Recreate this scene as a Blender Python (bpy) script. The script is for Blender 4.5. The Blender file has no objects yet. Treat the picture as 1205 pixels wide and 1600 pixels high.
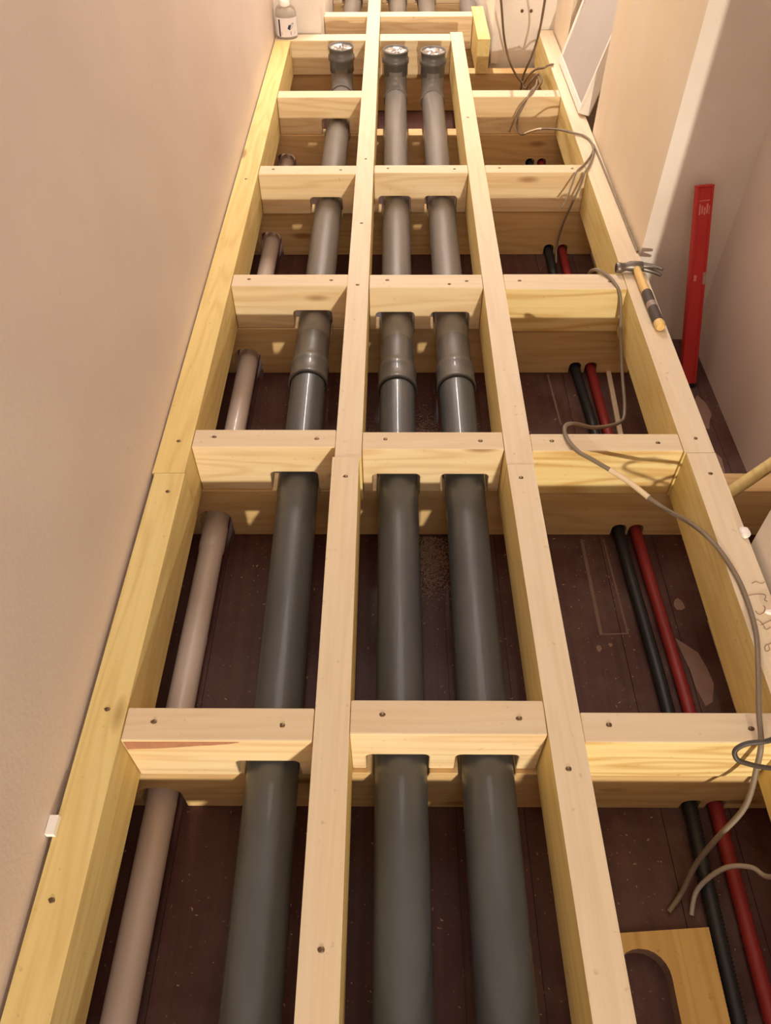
import bpy, bmesh, math, random
from mathutils import Vector, Matrix
random.seed(7)
C = bpy.context.scene
COL = C.collection

# ------------------------------------------------------------------ camera
cam = bpy.data.cameras.new('camera')
cam.sensor_fit = 'VERTICAL'; cam.sensor_height = 36.0; cam.lens = 26.996
cam.clip_start = 0.02
co = bpy.data.objects.new('camera', cam); COL.objects.link(co)
rx, ux, fx = Vector((0.99996, 0.00638, -0.00549)), Vector((-0.00124, 0.75633, 0.65418)), Vector((-0.00832, 0.65415, -0.75632))
M = Matrix((rx, ux, -fx)).transposed().to_4x4(); M.translation = (0, 0, 1.25)
co.matrix_world = M
C.camera = co

# ------------------------------------------------------------------ world, lamps, exposure
w = bpy.data.worlds.new('world'); C.world = w; w.use_nodes = True
w.node_tree.nodes['Background'].inputs[0].default_value = (1.0, 0.86, 0.72, 1)
w.node_tree.nodes['Background'].inputs[1].default_value = 0.025
def lamp(name, kind, loc, energy, col, **kw):
    l = bpy.data.lights.new(name, kind); l.energy = energy; l.color = col
    for k, v in kw.items(): setattr(l, k, v)
    o = bpy.data.objects.new(name, l); o.location = loc; COL.objects.link(o); return o
REAR = lamp('work_lamp', 'SPOT', (0.52, -5.2, 1.04), 1000, (1.0, 0.90, 0.72), shadow_soft_size=0.05, spot_size=math.radians(36), spot_blend=0.5)
REAR.rotation_euler = (Vector((0.1, 2.2, -0.1))-Vector((0.52, -5.2, 1.04))).to_track_quat('-Z', 'Y').to_euler()
TUBE = lamp('ceiling_tube', 'AREA', (0.0, 4.4, 2.22), 54, (1.0, 0.92, 0.86), shape='RECTANGLE', size=0.035, size_y=1.5)
HALL = lamp('ceiling_lamp', 'AREA', (0.1, 1.9, 2.22), 8, (1.0, 0.92, 0.88), shape='DISK', size=1.3)
NEAR = lamp('near_fill_light', 'AREA', (0.25, -0.9, 2.22), 8, (1.0, 0.92, 0.88), shape='DISK', size=0.9)  # added fill to brighten the near tops, no known lamp here
C.view_settings.view_transform = 'Standard'; C.view_settings.look = 'None'
C.view_settings.exposure = 0.32; C.view_settings.gamma = 1.0; C.view_settings.use_curve_mapping = False

# ------------------------------------------------------------------ materials
def lin(r, g, b):
    f = lambda c: (c/255/12.92) if c/255 <= 0.04045 else ((c/255+0.055)/1.055)**2.4
    return (f(r), f(g), f(b), 1)
class NT:
    def __init__(s, name):
        s.m = bpy.data.materials.new(name); s.m.use_nodes = True
        s.t = s.m.node_tree; s.b = s.t.nodes['Principled BSDF']
    def n(s, kind, **kw):
        nd = s.t.nodes.new(kind)
        for k, v in kw.items():
            if k in nd.inputs.keys(): nd.inputs[k].default_value = v
            else: setattr(nd, k, v)
        return nd
    def l(s, a, b): s.t.links.new(a, b)
    def math(s, op, a, b=None, clamp=False):
        nd = s.t.nodes.new('ShaderNodeMath'); nd.operation = op; nd.use_clamp = clamp
        for i, v in enumerate((a, b)):
            if v is None: continue
            if isinstance(v, (int, float)): nd.inputs[i].default_value = v
            else: s.l(v, nd.inputs[i])
        return nd.outputs[0]
    def mix(s, fac, a, b, blend='MIX'):
        nd = s.t.nodes.new('ShaderNodeMix'); nd.data_type = 'RGBA'; nd.blend_type = blend
        for i, v in ((0, fac), (6, a), (7, b)):
            if isinstance(v, (int, float, tuple)): nd.inputs[i].default_value = v
            else: s.l(v, nd.inputs[i])
        return nd.outputs[2]
    def ramp(s, fac, stops):
        nd = s.t.nodes.new('ShaderNodeMapRange')
        nd.inputs[1].default_value = stops[0]; nd.inputs[2].default_value = stops[1]; nd.clamp = True
        s.l(fac, nd.inputs[0]); return nd.outputs[0]
    def coords(s, scale=(1, 1, 1), rnd=True, what='Object'):
        tc = s.n('ShaderNodeTexCoord'); v = tc.outputs[what]
        if rnd:
            oi = s.n('ShaderNodeObjectInfo'); k = s.math('MULTIPLY', oi.outputs['Random'], 41.7)
            va = s.n('ShaderNodeVectorMath', operation='ADD'); s.l(v, va.inputs[0]); s.l(k, va.inputs[1]); v = va.outputs[0]
        mp = s.n('ShaderNodeMapping'); mp.inputs['Scale'].default_value = scale; s.l(v, mp.inputs['Vector'])
        return mp.outputs['Vector']
    def noise(s, vec, scale, detail=4, rough=0.55):
        nd = s.n('ShaderNodeTexNoise'); nd.inputs['Scale'].default_value = scale
        nd.inputs['Detail'].default_value = detail; nd.inputs['Roughness'].default_value = rough
        s.l(vec, nd.inputs['Vector']); return nd.outputs['Fac']
    def bump(s, h, strength=0.3, dist=0.002):
        nd = s.n('ShaderNodeBump'); nd.inputs['Strength'].default_value = strength; nd.inputs['Distance'].default_value = dist
        s.l(h, nd.inputs['Height']); s.l(nd.outputs[0], s.b.inputs['Normal'])
    def done(s, col, rough=0.6, spec=None, metal=0.0):
        if isinstance(col, tuple): s.b.inputs['Base Color'].default_value = col
        else: s.l(col, s.b.inputs['Base Color'])
        if isinstance(rough, (int, float)): s.b.inputs['Roughness'].default_value = rough
        else: s.l(rough, s.b.inputs['Roughness'])
        s.b.inputs['Metallic'].default_value = metal
        if spec is not None: s.b.inputs['Specular IOR Level'].default_value = spec
        return s.m

def wood(name, axis, base, dark, ring=0.45, knots=True, tint=(1, 0.93, 0.78, 1)):
    """sawn softwood: streaks and growth rings stretched along the axis, a few knots"""
    t = NT(name)
    def sc(cross, along): return tuple(along if i == axis else cross for i in range(3))
    fine = t.noise(t.coords(sc(95, 3.0)), 1.0, 3)
    slow = t.noise(t.coords(sc(9, 0.9)), 1.0, 2, 0.45)
    ang = t.math('MULTIPLY', slow, 62.0)
    band = t.math('MULTIPLY', t.math('ADD', t.math('SINE', ang), 1.0), 0.5)
    band = t.math('POWER', band, 2.2)
    wide = t.ramp(t.noise(t.coords(sc(5, 0.7)), 1.0, 2), (0.35, 0.68))
    f = t.math('ADD', t.math('MULTIPLY', band, ring), t.math('MULTIPLY', t.math('SUBTRACT', fine, 0.42), 0.75), clamp=True)
    col = t.mix(f, base, dark)
    col = t.mix(t.math('MULTIPLY', wide, 0.55), col, t.mix(1.0, col, tint, 'MULTIPLY'))
    if knots:
        vo = t.n('ShaderNodeTexVoronoi'); vo.inputs['Scale'].default_value = 1.0
        t.l(t.coords(sc(11, 3.4)), vo.inputs['Vector'])
        sel = t.math('GREATER_THAN', t.n('ShaderNodeSeparateColor').outputs[0], 2.0)
        sp = t.n('ShaderNodeSeparateColor'); t.l(vo.outputs['Color'], sp.inputs[0])
        pick = t.math('GREATER_THAN', sp.outputs[0], 0.55)
        near = t.math('SUBTRACT', 1.0, t.ramp(vo.outputs['Distance'], (0.07, 0.17)))
        kk = t.math('MULTIPLY', t.math('MULTIPLY', near, pick), 0.75)
        col = t.mix(kk, col, (dark[0]*0.55, dark[1]*0.42, dark[2]*0.35, 1))
    # small dents and dirt specks from handling
    sp2 = t.ramp(t.noise(t.coords((60, 60, 60)), 1.0, 2), (0.68, 0.78))
    col = t.mix(t.math('MULTIPLY', sp2, 0.35), col, (dark[0]*0.5, dark[1]*0.45, dark[2]*0.4, 1))
    t.bump(t.math('ADD', fine, t.math('MULTIPLY', band, 0.3)), 0.35, 0.0012)
    return t.done(col, 0.62, 0.3)

PALE, PALED = lin(228, 210, 182), lin(206, 178, 140)
YEL, YELD = lin(229, 206, 142), lin(199, 163, 95)
W_Y_PALE = wood('sawn_pine_pale_long', 1, PALE, PALED, 0.14, False)
W_Y_YEL = wood('sawn_pine_yellow_long', 1, YEL, YELD, 0.28, True)
W_Y_SIDE = wood('planed_pine_bounce_side', 1, lin(234, 212, 146), lin(206, 170, 96), 0.25, False)  # planed sides, yellow bounce light between the joists put into the colour
W_X_TOP = wood('sawn_pine_cross_top', 0, lin(226, 207, 178), lin(204, 174, 136), 0.14, False)
W_X_PALE = wood('sawn_pine_cross', 0, lin(238, 214, 174), lin(206, 164, 112), 0.34, True)
W_X_YEL = wood('sawn_pine_yellow_cross', 0, lin(240, 216, 158), lin(204, 160, 90), 0.62, True)
W_X_DARK = wood('sawn_pine_bearer', 0, lin(220, 186, 134), lin(184, 140, 88), 0.32, True)
W_BOARD = wood('planed_pine_board', 1, lin(222, 182, 110), lin(186, 140, 72), 0.35, True)

def plaster(name, c1, c2, streak=None, rough=0.75):
    t = NT(name)
    v = t.coords((1, 1, 1), False)
    col = t.mix(t.ramp(t.noise(v, 2.6, 4), (0.35, 0.7)), c1, c2)
    if streak:
        col = t.mix(t.math('MULTIPLY', t.ramp(t.noise(t.coords((1, 9, 0.6), False), 1.0, 3), (0.45, 0.7)), 0.6), col, streak)
    marks = t.ramp(t.noise(v, 34, 2), (0.72, 0.8))
    col = t.mix(t.math('MULTIPLY', marks, 0.25), col, (c2[0]*0.55, c2[1]*0.5, c2[2]*0.45, 1))
    h = t.math('ADD', t.noise(v, 5, 5), t.math('MULTIPLY', t.noise(v, 90, 3), 0.25))
    t.bump(h, 0.35, 0.006)
    return t.done(col, rough, 0.25)
P_LEFT = plaster('plaster_cream', lin(226, 210, 199), lin(219, 201, 190), None, 0.5)
P_WHITE = plaster('plaster_white', lin(240, 230, 220), lin(226, 212, 198))
P_PANEL = plaster('plaster_beige', lin(236, 220, 196), lin(228, 210, 182), lin(234, 210, 172))
P_CEIL = plaster('plaster_ceiling', lin(235, 228, 218), lin(226, 216, 204))

def floor_mat():
    t = NT('dark_stained_boards')
    g = t.noise(t.coords((40, 1.6, 40)), 1.0, 4)
    col = t.mix(t.ramp(g, (0.3, 0.7)), lin(64, 33, 28), lin(88, 50, 43))
    v = t.coords((1, 1, 1), False, 'Generated')
    vo = t.coords((1, 1, 1), False)
    d = t.ramp(t.noise(vo, 5.0, 6, 0.7), (0.45, 0.8))
    sx = t.n('ShaderNodeSeparateXYZ'); t.l(vo, sx.inputs[0])
    side = t.ramp(sx.outputs[0], (0.15, 0.45))
    d = t.math('ADD', t.math('MULTIPLY', d, t.math('ADD', t.math('MULTIPLY', side, 0.6), 0.6)), t.math('MULTIPLY', side, 0.12), clamp=True)
    col = t.mix(t.math('MULTIPLY', d, 0.4), col, lin(140, 116, 104))
    s = t.ramp(t.noise(vo, 120, 2), (0.7, 0.76))
    col = t.mix(t.math('MULTIPLY', s, 0.6), col, lin(200, 170, 145))
    t.bump(g, 0.2, 0.001)
    return t.done(col, t.ramp(d, (-1.2, 1.5)), 0.35)
FLOOR = floor_mat()

def pipe_mat(name, c1, c2, dust):
    t = NT(name)
    v = t.coords((1, 0.35, 1))
    col = t.mix(t.ramp(t.noise(v, 9, 4), (0.3, 0.7)), c1, c2)
    d = t.ramp(t.noise(v, 11, 4, 0.5), (0.35, 0.95))
    col = t.mix(t.math('MULTIPLY', d, 0.5), col, dust)
    sc = t.ramp(t.noise(t.coords((140, 5, 140)), 1.0, 2), (0.70, 0.76))
    col = t.mix(t.math('MULTIPLY', sc, 0.25), col, dust)
    r = t.math('ADD', t.math('MULTIPLY', d, 0.2), 0.38)
    t.b.inputs['Coat Weight'].default_value = 0.3; t.b.inputs['Coat Roughness'].default_value = 0.07
    return t.done(col, r, 0.5)
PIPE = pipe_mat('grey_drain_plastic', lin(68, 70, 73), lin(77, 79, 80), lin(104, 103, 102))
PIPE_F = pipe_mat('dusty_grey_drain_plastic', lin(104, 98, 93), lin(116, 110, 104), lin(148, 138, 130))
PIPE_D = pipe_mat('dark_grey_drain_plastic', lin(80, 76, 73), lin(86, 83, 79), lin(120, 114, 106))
CREAM = pipe_mat('cream_duct_plastic', lin(214, 192, 174), lin(204, 182, 164), lin(226, 210, 196))

def plain(name, c, rough=0.5, metal=0.0, var=0.12, scale=30, spec=None):
    t = NT(name)
    n = t.noise(t.coords((1, 1, 1)), scale, 4)
    col = t.mix(n, tuple(x*(1-var) for x in c[:3])+(1,), tuple(min(1, x*(1+var)) for x in c[:3])+(1,))
    return t.done(col, rough, spec, metal)
RUBBER = plain('black_rubber', lin(22, 20, 20), 0.6)
COND_K = plain('black_conduit', lin(44, 44, 44), 0.45)
COND_R = plain('red_conduit', lin(146, 42, 40), 0.5)
CABLE = plain('grey_cable', lin(128, 112, 94), 0.5)
CABLE_D = plain('dark_cable', lin(70, 62, 56), 0.5)
CABLE_B = plain('brown_cable', lin(128, 104, 78), 0.5)
CABLE_L = plain('light_cable', lin(176, 164, 150), 0.45)
TAPE = plain('masking_tape', lin(226, 202, 166), 0.7)
STEEL = plain('dull_steel', lin(128, 120, 114), 0.42, 0.85)
SCREW = plain('screw_steel', lin(120, 100, 78), 0.4, 0.8)
HOLE = plain('dark_recess', lin(104, 74, 48), 0.9)
CHROME = plain('bright_foil', lin(176, 170, 164), 0.28, 0.9)
LEVEL = plain('red_lacquer', lin(186, 40, 36), 0.5, 0.0, 0.15, 12)
WORN = plain('worn_print', lin(214, 130, 112), 0.6, 0, 0.3, 120)
GREY_BOARD = plain('grey_board', lin(184, 174, 166), 0.7, 0, 0.05, 12)
WHITE_P = plain('white_paint', lin(240, 230, 218), 0.55, 0, 0.04)
FOAM = plain('white_foam', lin(246, 240, 232), 0.8, 0, 0.04)
BARK = plain('bark', lin(176, 122, 90), 0.8, 0, 0.35, 60)
PENCIL = plain('pencil', lin(140, 96, 72), 0.7)
DUST = plain('sawdust', lin(206, 172, 136), 0.9, 0, 0.35, 200)
DUST_D = plain('brown_dust', lin(172, 138, 118), 0.95, 0, 0.4, 150)
LABEL = plain('white_label', lin(232, 224, 222), 0.5, 0, 0.03)
INK = plain('navy_ink', lin(44, 42, 78), 0.5)
GRIP = plain('dark_grip', lin(74, 62, 56), 0.7)
HANDLE = wood('hammer_ash', 1, lin(232, 198, 132), lin(206, 162, 90), 0.3, False)
def clear():
    t = NT('clear_plastic')
    t.b.inputs['Transmission Weight'].default_value = 0.7; t.b.inputs['IOR'].default_value = 1.1
    return t.done(lin(236, 228, 218), 0.08)
CLEAR = clear()

# ------------------------------------------------------------------ mesh helpers (all world coordinates)
def add_quadbox(bm, corners, z0, z1):
    """box over four plan corners"""
    lo = [bm.verts.new((x, y, z0)) for x, y in corners]; hi = [bm.verts.new((x, y, z1)) for x, y in corners]
    bm.faces.new(lo[::-1]); bm.faces.new(hi)
    for i in range(4): bm.faces.new((lo[i], lo[(i+1) % 4], hi[(i+1) % 4], hi[i]))
    return bm
def add_box(bm, x0, x1, y0, y1, z0, z1): return add_quadbox(bm, [(x0, y0), (x1, y0), (x1, y1), (x0, y1)], z0, z1)
def bev(bm, w=0.003, seg=2):
    es = [e for e in bm.edges if len(e.link_faces) == 2 and e.calc_face_angle(0) > 0.6]
    bmesh.ops.bevel(bm, geom=es, offset=w, segments=seg, profile=0.5, affect='EDGES', clamp_overlap=True)
    return bm
def add_prism(bm, outline, y0, y1):
    """an outline in x,z pushed along y"""
    a = [bm.verts.new((x, y0, z)) for x, z in outline]; b = [bm.verts.new((x, y1, z)) for x, z in outline]
    n = len(outline)
    bm.faces.new(a); bm.faces.new(b[::-1])
    for i in range(n): bm.faces.new((a[i], b[i], b[(i+1) % n], a[(i+1) % n]))
    bmesh.ops.recalc_face_normals(bm, faces=bm.faces[:])
    return bm
def smooth_path(pts, per=6):
    P = [Vector(p) for p in pts]; out = []
    for i in range(len(P)-1):
        p0, p1, p2, p3 = P[max(i-1, 0)], P[i], P[i+1], P[min(i+2, len(P)-1)]
        for k in range(per):
            t = k/per
            out.append(0.5*((2*p1)+(p2-p0)*t+(2*p0-5*p1+4*p2-p3)*t*t+(3*p1-p0-3*p2+p3)*t**3))
    out.append(P[-1]); return out
def add_tube(bm, path, rad, sides=12, cap=True):
    """rad: number or list, swept along path"""
    path = [Vector(p) for p in path]; n = len(path); rings = []
    up = None
    for i in range(n):
        t = (path[min(i+1, n-1)]-path[max(i-1, 0)])
        if t.length < 1e-9: t = Vector((0, 1, 0))
        t.normalize()
        if up is None:
            up = t.cross(Vector((1, 0, 0)))
            if up.length < 0.1: up = t.cross(Vector((0, 0, 1)))
        up = (up - t*up.dot(t)).normalized(); sd = t.cross(up)
        r = rad[i] if isinstance(rad, (list, tuple)) else rad
        rings.append([bm.verts.new(path[i]+(up*math.cos(a)+sd*math.sin(a))*r) for a in [2*math.pi*k/sides for k in range(sides)]])
    for a, b in zip(rings, rings[1:]):
        for k in range(sides): bm.faces.new((a[k], a[(k+1) % sides], b[(k+1) % sides], b[k])).smooth = True
    if cap:
        bm.faces.new([bm.verts.new(v.co) for v in rings[0][::-1]]); bm.faces.new([bm.verts.new(v.co) for v in rings[-1]])
    return bm
def add_lathe(bm, c, prof, sides=24, axis='Z'):
    rings = []
    for r, h in prof:
        ring = []
        for k in range(sides):
            a = 2*math.pi*k/sides
            if axis == 'Z': p = (c[0]+r*math.cos(a), c[1]+r*math.sin(a), c[2]+h)
            else: p = (c[0]+r*math.cos(a), c[1]+h, c[2]+r*math.sin(a))
            ring.append(bm.verts.new(p))
        rings.append(ring)
    for a, b in zip(rings, rings[1:]):
        for k in range(sides): bm.faces.new((a[k], a[(k+1) % sides], b[(k+1) % sides], b[k])).smooth = True
    if prof[0][0] > 1e-5: bm.faces.new(rings[0])
    if prof[-1][0] > 1e-5: bm.faces.new(rings[-1])
    bmesh.ops.recalc_face_normals(bm, faces=bm.faces[:])
    return bm
def obj(name, bm, mat, org=(0, 0, 0), parent=None):
    """one mesh object; bm is in world coordinates, org is the origin of its thing"""
    me = bpy.data.meshes.new(name)
    bmesh.ops.translate(bm, vec=-Vector(org), verts=bm.verts[:])
    bm.to_mesh(me); bm.free(); me.materials.append(mat)
    o = bpy.data.objects.new(name, me); COL.objects.link(o)
    if parent: o.parent = parent
    else: o.location = org
    return o
def tag(o, label, cat, group=None):
    o['label'] = label; o['category'] = cat
    if group: o['group'] = group
    return o
def struct(name, bm, mat, parent=None):
    o = obj(name, bm, mat, (0, 0, 0), parent)
    if not parent: o['kind'] = 'structure'
    return o
BM = bmesh.new

# ------------------------------------------------------------------ the setting
FZ = -0.318
fl = struct('floor', add_box(BM(), -0.56, 1.06, -6.6, 6.3, FZ-0.05, FZ-0.004), HOLE)
xb = -0.56
while xb < 1.0:
    x1 = min(xb+0.138, 1.06)
    struct('floor_board', bev(add_box(BM(), xb, x1-0.0015, -6.6, 6.3, FZ-0.004, FZ), 0.001, 1), FLOOR, fl)
    xb += 0.138
def flat_patch(name, pts, mat, up=0.0006):
    bm = BM(); z = FZ+up
    a = [bm.verts.new((x, y, FZ+0.0001)) for x, y in pts]; b = [bm.verts.new((x, y, z)) for x, y in pts]
    bm.faces.new(b); bm.faces.new(a[::-1])
    for i in range(len(pts)): bm.faces.new((a[i], a[(i+1) % len(pts)], b[(i+1) % len(pts)], b[i]))
    bmesh.ops.recalc_face_normals(bm, faces=bm.faces[:]); return struct(name, bm, mat, fl)
def blob(cx, cy, rx, ry, n, seed):
    r = random.Random(seed)
    return [(cx+rx*k*math.cos(a), cy+ry*k*math.sin(a)) for a, k in [(2*math.pi*i/n, r.uniform(0.6, 1.1)) for i in range(n)]]
GLUE = plain('dried_glue', lin(128, 100, 86), 0.8, 0, 0.25, 60)
STAIN = plain('plaster_splash', lin(148, 116, 100), 0.85, 0, 0.2, 40)
flat_patch('glue_line', [(0.492, 1.262), (0.500, 1.262), (0.500, 0.973), (0.492, 0.971)], GLUE)
flat_patch('glue_line', [(0.551, 1.262), (0.555, 1.262), (0.562, 0.975), (0.557, 0.975)], GLUE)
flat_patch('glue_line', [(0.4992, 0.976), (0.557, 0.978), (0.557, 0.974), (0.4992, 0.971)], GLUE)
flat_patch('glue_line', [(0.493, 1.937), (0.499, 1.937), (0.508, 1.70), (0.502, 1.70)], GLUE)
flat_patch('plaster_splash', [(0.668, 0.965), (0.690, 0.945), (0.712, 0.925), (0.722, 0.885), (0.727, 0.845), (0.712, 0.800), (0.694, 0.790), (0.684, 0.835), (0.682, 0.88), (0.674, 0.925)], STAIN)
flat_patch('plaster_splash', blob(0.700, 1.062, 0.017, 0.020, 9, 4), STAIN)
flat_patch('plaster_splash', blob(0.485, 0.935, 0.007, 0.010, 7, 5), STAIN)
flat_patch('plaster_splash', blob(0.512, 0.945, 0.006, 0.006, 7, 6), STAIN)
for i, (x, y, a, b) in enumerate([(0.83, 1.60, 0.05, 0.10), (0.92, 1.52, 0.03, 0.08), (0.87, 1.42, 0.05, 0.06), (0.93, 1.75, 0.035, 0.09), (0.80, 1.80, 0.03, 0.08)]):
    flat_patch('plaster_splash', blob(x, y, a, b, 11, 20+i), STAIN)
ZT = 2.28
struct('wall_left', add_box(BM(), -0.66, -0.5455, -6.6, 4.05, FZ, ZT), P_LEFT)
struct('wall_back_left', bev(add_box(BM(), -0.66, -0.335, 4.052, 6.3, FZ, ZT), 0.004), P_WHITE)
struct('wall_right', bev(add_box(BM(), 0.757, 1.16, -6.6, 1.012, FZ, ZT), 0.005), P_WHITE)
struct('wall_niche', add_box(BM(), 1.0, 1.16, 1.012, 2.12, FZ, ZT), P_LEFT)
ne = struct('wall_niche_end', bev(add_box(BM(), 0.7525, 1.16, 2.12, 2.972, FZ, ZT), 0.004), P_PANEL)
ne.data.materials.append(P_WHITE)
for f in ne.data.polygons:
    if f.normal.y < -0.5: f.material_index = 1
struct('wall_doorway', add_box(BM(), 1.035, 1.16, 2.972, 3.72, FZ, ZT), P_LEFT)
struct('wall_right_far', bev(add_box(BM(), 0.757, 1.16, 3.72, 4.085, FZ, ZT), 0.004), P_PANEL)
struct('wall_back_right', bev(add_box(BM(), 0.472, 1.16, 4.085, 6.3, FZ, ZT), 0.004), P_WHITE)
struct('wall_far', add_box(BM(), -0.66, 1.16, 6.3, 6.4, FZ, ZT), P_WHITE)
struct('wall_rear', add_box(BM(), -0.66, 1.16, -6.7, -6.6, FZ, ZT), P_LEFT)
struct('ceiling', add_box(BM(), -0.66, 1.16, -6.7, 6.4, ZT, ZT+0.08), P_CEIL)
struct('trim_1', bev(add_box(BM(), 0.474, 0.505, 4.066, 4.084, -0.14, ZT), 0.003), P_WHITE)

# ------------------------------------------------------------------ joists along the hall
JB = -0.146
def add_screw(bm, x, y, z): return add_lathe(bm, (x, y, z), [(0.0, 0.0012), (0.0035, 0.0012), (0.0042, 0.0006), (0.0045, -0.003)], 10)
def add_hole(bm, x, y, z):
    n = 9; c = [bm.verts.new((x+(0.0052+random.uniform(-0.0012, 0.0016))*math.cos(2*math.pi*k/n), y+0.0042*math.sin(2*math.pi*k/n), z+0.0005)) for k in range(n)]
    d = [bm.verts.new((v.co.x, v.co.y, z-0.004)) for v in c]
    bm.faces.new(c); bm.faces.new(d[::-1])
    for k in range(n): bm.faces.new((c[k], d[k], d[(k+1) % n], c[(k+1) % n]))
    return bm
def screws(o, org, pts, z=0.0):
    for x, y in pts:
        h = obj('screw_hole', add_hole(BM(), x, y, z), HOLE, org, o)
        obj('screw', add_screw(BM(), x+0.0008, y, z), SCREW, org, h)
def joist(corners, mat, label, scr=(), z1=0.0):
    cx = sum(c[0] for c in corners)/4; cy = sum(c[1] for c in corners)/4
    o = obj('floor_joist', bev(add_quadbox(BM(), corners, JB, z1), 0.0035), mat, (cx, cy, JB))
    if mat is W_Y_PALE:
        o.data.materials.append(W_Y_SIDE)
        for f in o.data.polygons:
            if abs(f.normal.z) < 0.5: f.material_index = 1
    tag(o, label, 'joist', 'joists along the hall')
    screws(o, (cx, cy, JB), scr, z1); return o
G = 0.0008
joist([(-0.536, -0.5), (-0.467, -0.5), (-0.467, 1.196), (-0.5355, 1.196)], W_Y_YEL, 'yellowish timber joist along the cream left wall, nearer length', [(-0.495, 1.14), (-0.51, 0.31), (-0.502, 0.62)])
joist([(-0.541, 1.1975), (-0.4685, 1.1975), (-0.469, 3.943), (-0.5405, 3.943)], W_Y_YEL, 'timber joist along the left wall, farther length ending under the bottle', [(-0.50, 1.30), (-0.505, 2.6)])
joist([(-0.1305, -0.5), (-0.069, -0.5), (-0.0755, 1.246), (-0.1365, 1.246)], W_Y_PALE, 'pale joist between the single left pipe and the pipe pair, nearer length', [(-0.104, 1.185), (-0.101, 0.246)], 0.002)
joist([(-0.1315, 1.2475), (-0.0705, 1.2475), (-0.056, 6.0), (-0.117, 6.0)], W_Y_PALE, 'pale joist between left pipe and pipe pair, long farther length running out of frame', [(-0.10, 1.95), (-0.098, 2.3), (-0.095, 2.75)])
joist([(0.283, -0.5), (0.342, -0.5), (0.322, 1.224), (0.2615, 1.224)], W_Y_PALE, 'pale joist right of the pipe pair, nearer length with a brown stain', [(0.288, 1.182), (0.295, 0.515)], 0.001)
joist([(0.261, 1.2255), (0.3235, 1.2255), (0.326, 4.05), (0.270, 4.05)], W_Y_PALE, 'pale joist right of the pipe pair, farther length ending before the back room', [(0.292, 3.1)])
fn = joist([(0.671, -0.5), (0.743, -0.5), (0.743, 1.262), (0.6775, 1.262)], W_Y_PALE, 'joist beside the white right wall, nearer length with pencil scribbles', [(0.714, 1.196)])
joist([(0.6735, 1.2635), (0.7425, 1.2635), (0.7505, 4.07), (0.683, 4.07)], W_Y_PALE, 'right hand joist with the hammer lying on it, farther length', [(0.71, 1.31)])
# pencil scribbles on the near right joist
for st in ([(0.715,0.895),(0.724,0.899),(0.733,0.895),(0.741,0.898)], [(0.700,0.866),(0.715,0.869),(0.729,0.869),(0.733,0.864),(0.728,0.856),(0.732,0.852)],
           [(0.702,0.830),(0.706,0.822),(0.716,0.826),(0.723,0.837),(0.721,0.842)], [(0.693,0.810),(0.701,0.809),(0.707,0.799),(0.709,0.788),(0.719,0.793)],
           [(0.703,0.798),(0.717,0.805),(0.726,0.809)], [(0.702,0.756),(0.695,0.750),(0.694,0.741),(0.702,0.744),(0.703,0.754),(0.710,0.759)]):
    obj('pencil_stroke', add_tube(BM(), smooth_path([(x, y, 0.0002) for x, y in st], 4), 0.0007, 5), PENCIL, fn.location, fn)

# ------------------------------------------------------------------ pipes: centre lines
def xL(y): return -0.212-0.0145*min(max(y, 0), 1.6) if y < 1.6 else -0.2352+(y-1.6)*0.0035
def xM(y): return 0.0190-0.0028*min(y, 1.6)
def xR(y): return 0.1765+0.0015*min(y, 1.6)
PZ, PR = -0.140, 0.0483

# ------------------------------------------------------------------ blocks between the joists
def arch(xc, half, top, bottom, r):
    """outline points of a notch opened from below, left to right"""
    p = [(xc-half, bottom)]
    for k in range(5):
        a = math.pi-(math.pi/2)*k/4; p.append((xc-half+r+r*math.cos(a), top-r+r*math.sin(a)))
    for k in range(5):
        a = math.pi/2-(math.pi/2)*k/4; p.append((xc+half-r+r*math.cos(a), top-r+r*math.sin(a)))
    p.append((xc+half, bottom)); return p
def block(x0, x1, y0, y1, mat, label, notch=(), scr=True, z1=0.0, z0=-0.1465):
    out = [(x0, z1), (x0, z0)]
    for xc in notch: out += arch(xc-0.005+random.uniform(-.002, .002), 0.0575, -0.0845, z0, 0.012)
    out += [(x1, z0), (x1, z1)]
    org = ((x0+x1)/2, (y0+y1)/2, z0)
    bm = add_prism(BM(), out, y0, y1)
    o = obj('joist_block', bev(bm, 0.003, 2), mat, org)
    o.data.materials.append(W_X_TOP)
    for f in o.data.polygons:
        if f.normal.z > 0.8: f.material_index = 1
    tag(o, label, 'block', 'blocks between the joists')
    if scr: screws(o, org, [(x0+0.05+random.uniform(-.006, .006), (y0+y1)/2+0.004), (x1-0.05+random.uniform(-.006, .006), (y0+y1)/2-0.002)], z1)
    return o
rows = [  # left bay y0,y1 / middle bay / right bay
 ((0.562, 0.624), (0.575, 0.640), (0.562, 0.618)),
 ((1.281, 1.340), (1.274, 1.332), (1.268, 1.326)),
 ((1.946, 2.006), (1.937, 2.004), (1.927, 2.006)),
 ((2.635, 2.700), (2.643, 2.702), (2.645, 2.702)),
 ((3.298, 3.366), None, (3.298, 3.366)),
 ((3.948, 4.030), (3.943, 4.030), None)]
_unused = ['nearest row', 'second row from the front', 'third row from the front', 'fourth row from the front', 'fifth row, under the loose cables', 'back row before the opening']
jl = lambda y: -0.4665 if y < 1.2 else -0.4682
jm0 = lambda y: -0.1345-0.001*y if y < 1.24 else -0.1315+(y-1.25)*0.0045
jm1 = lambda y: -0.0711-0.0037*y if y < 1.24 else -0.0705+(y-1.25)*0.0045
jr0 = lambda y: 0.2768-0.0122*y if y < 1.22 else 0.261+(y-1.23)*0.0032
jr1 = lambda y: 0.3362-0.0116*y if y < 1.22 else 0.3235+(y-1.23)*0.0009
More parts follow.
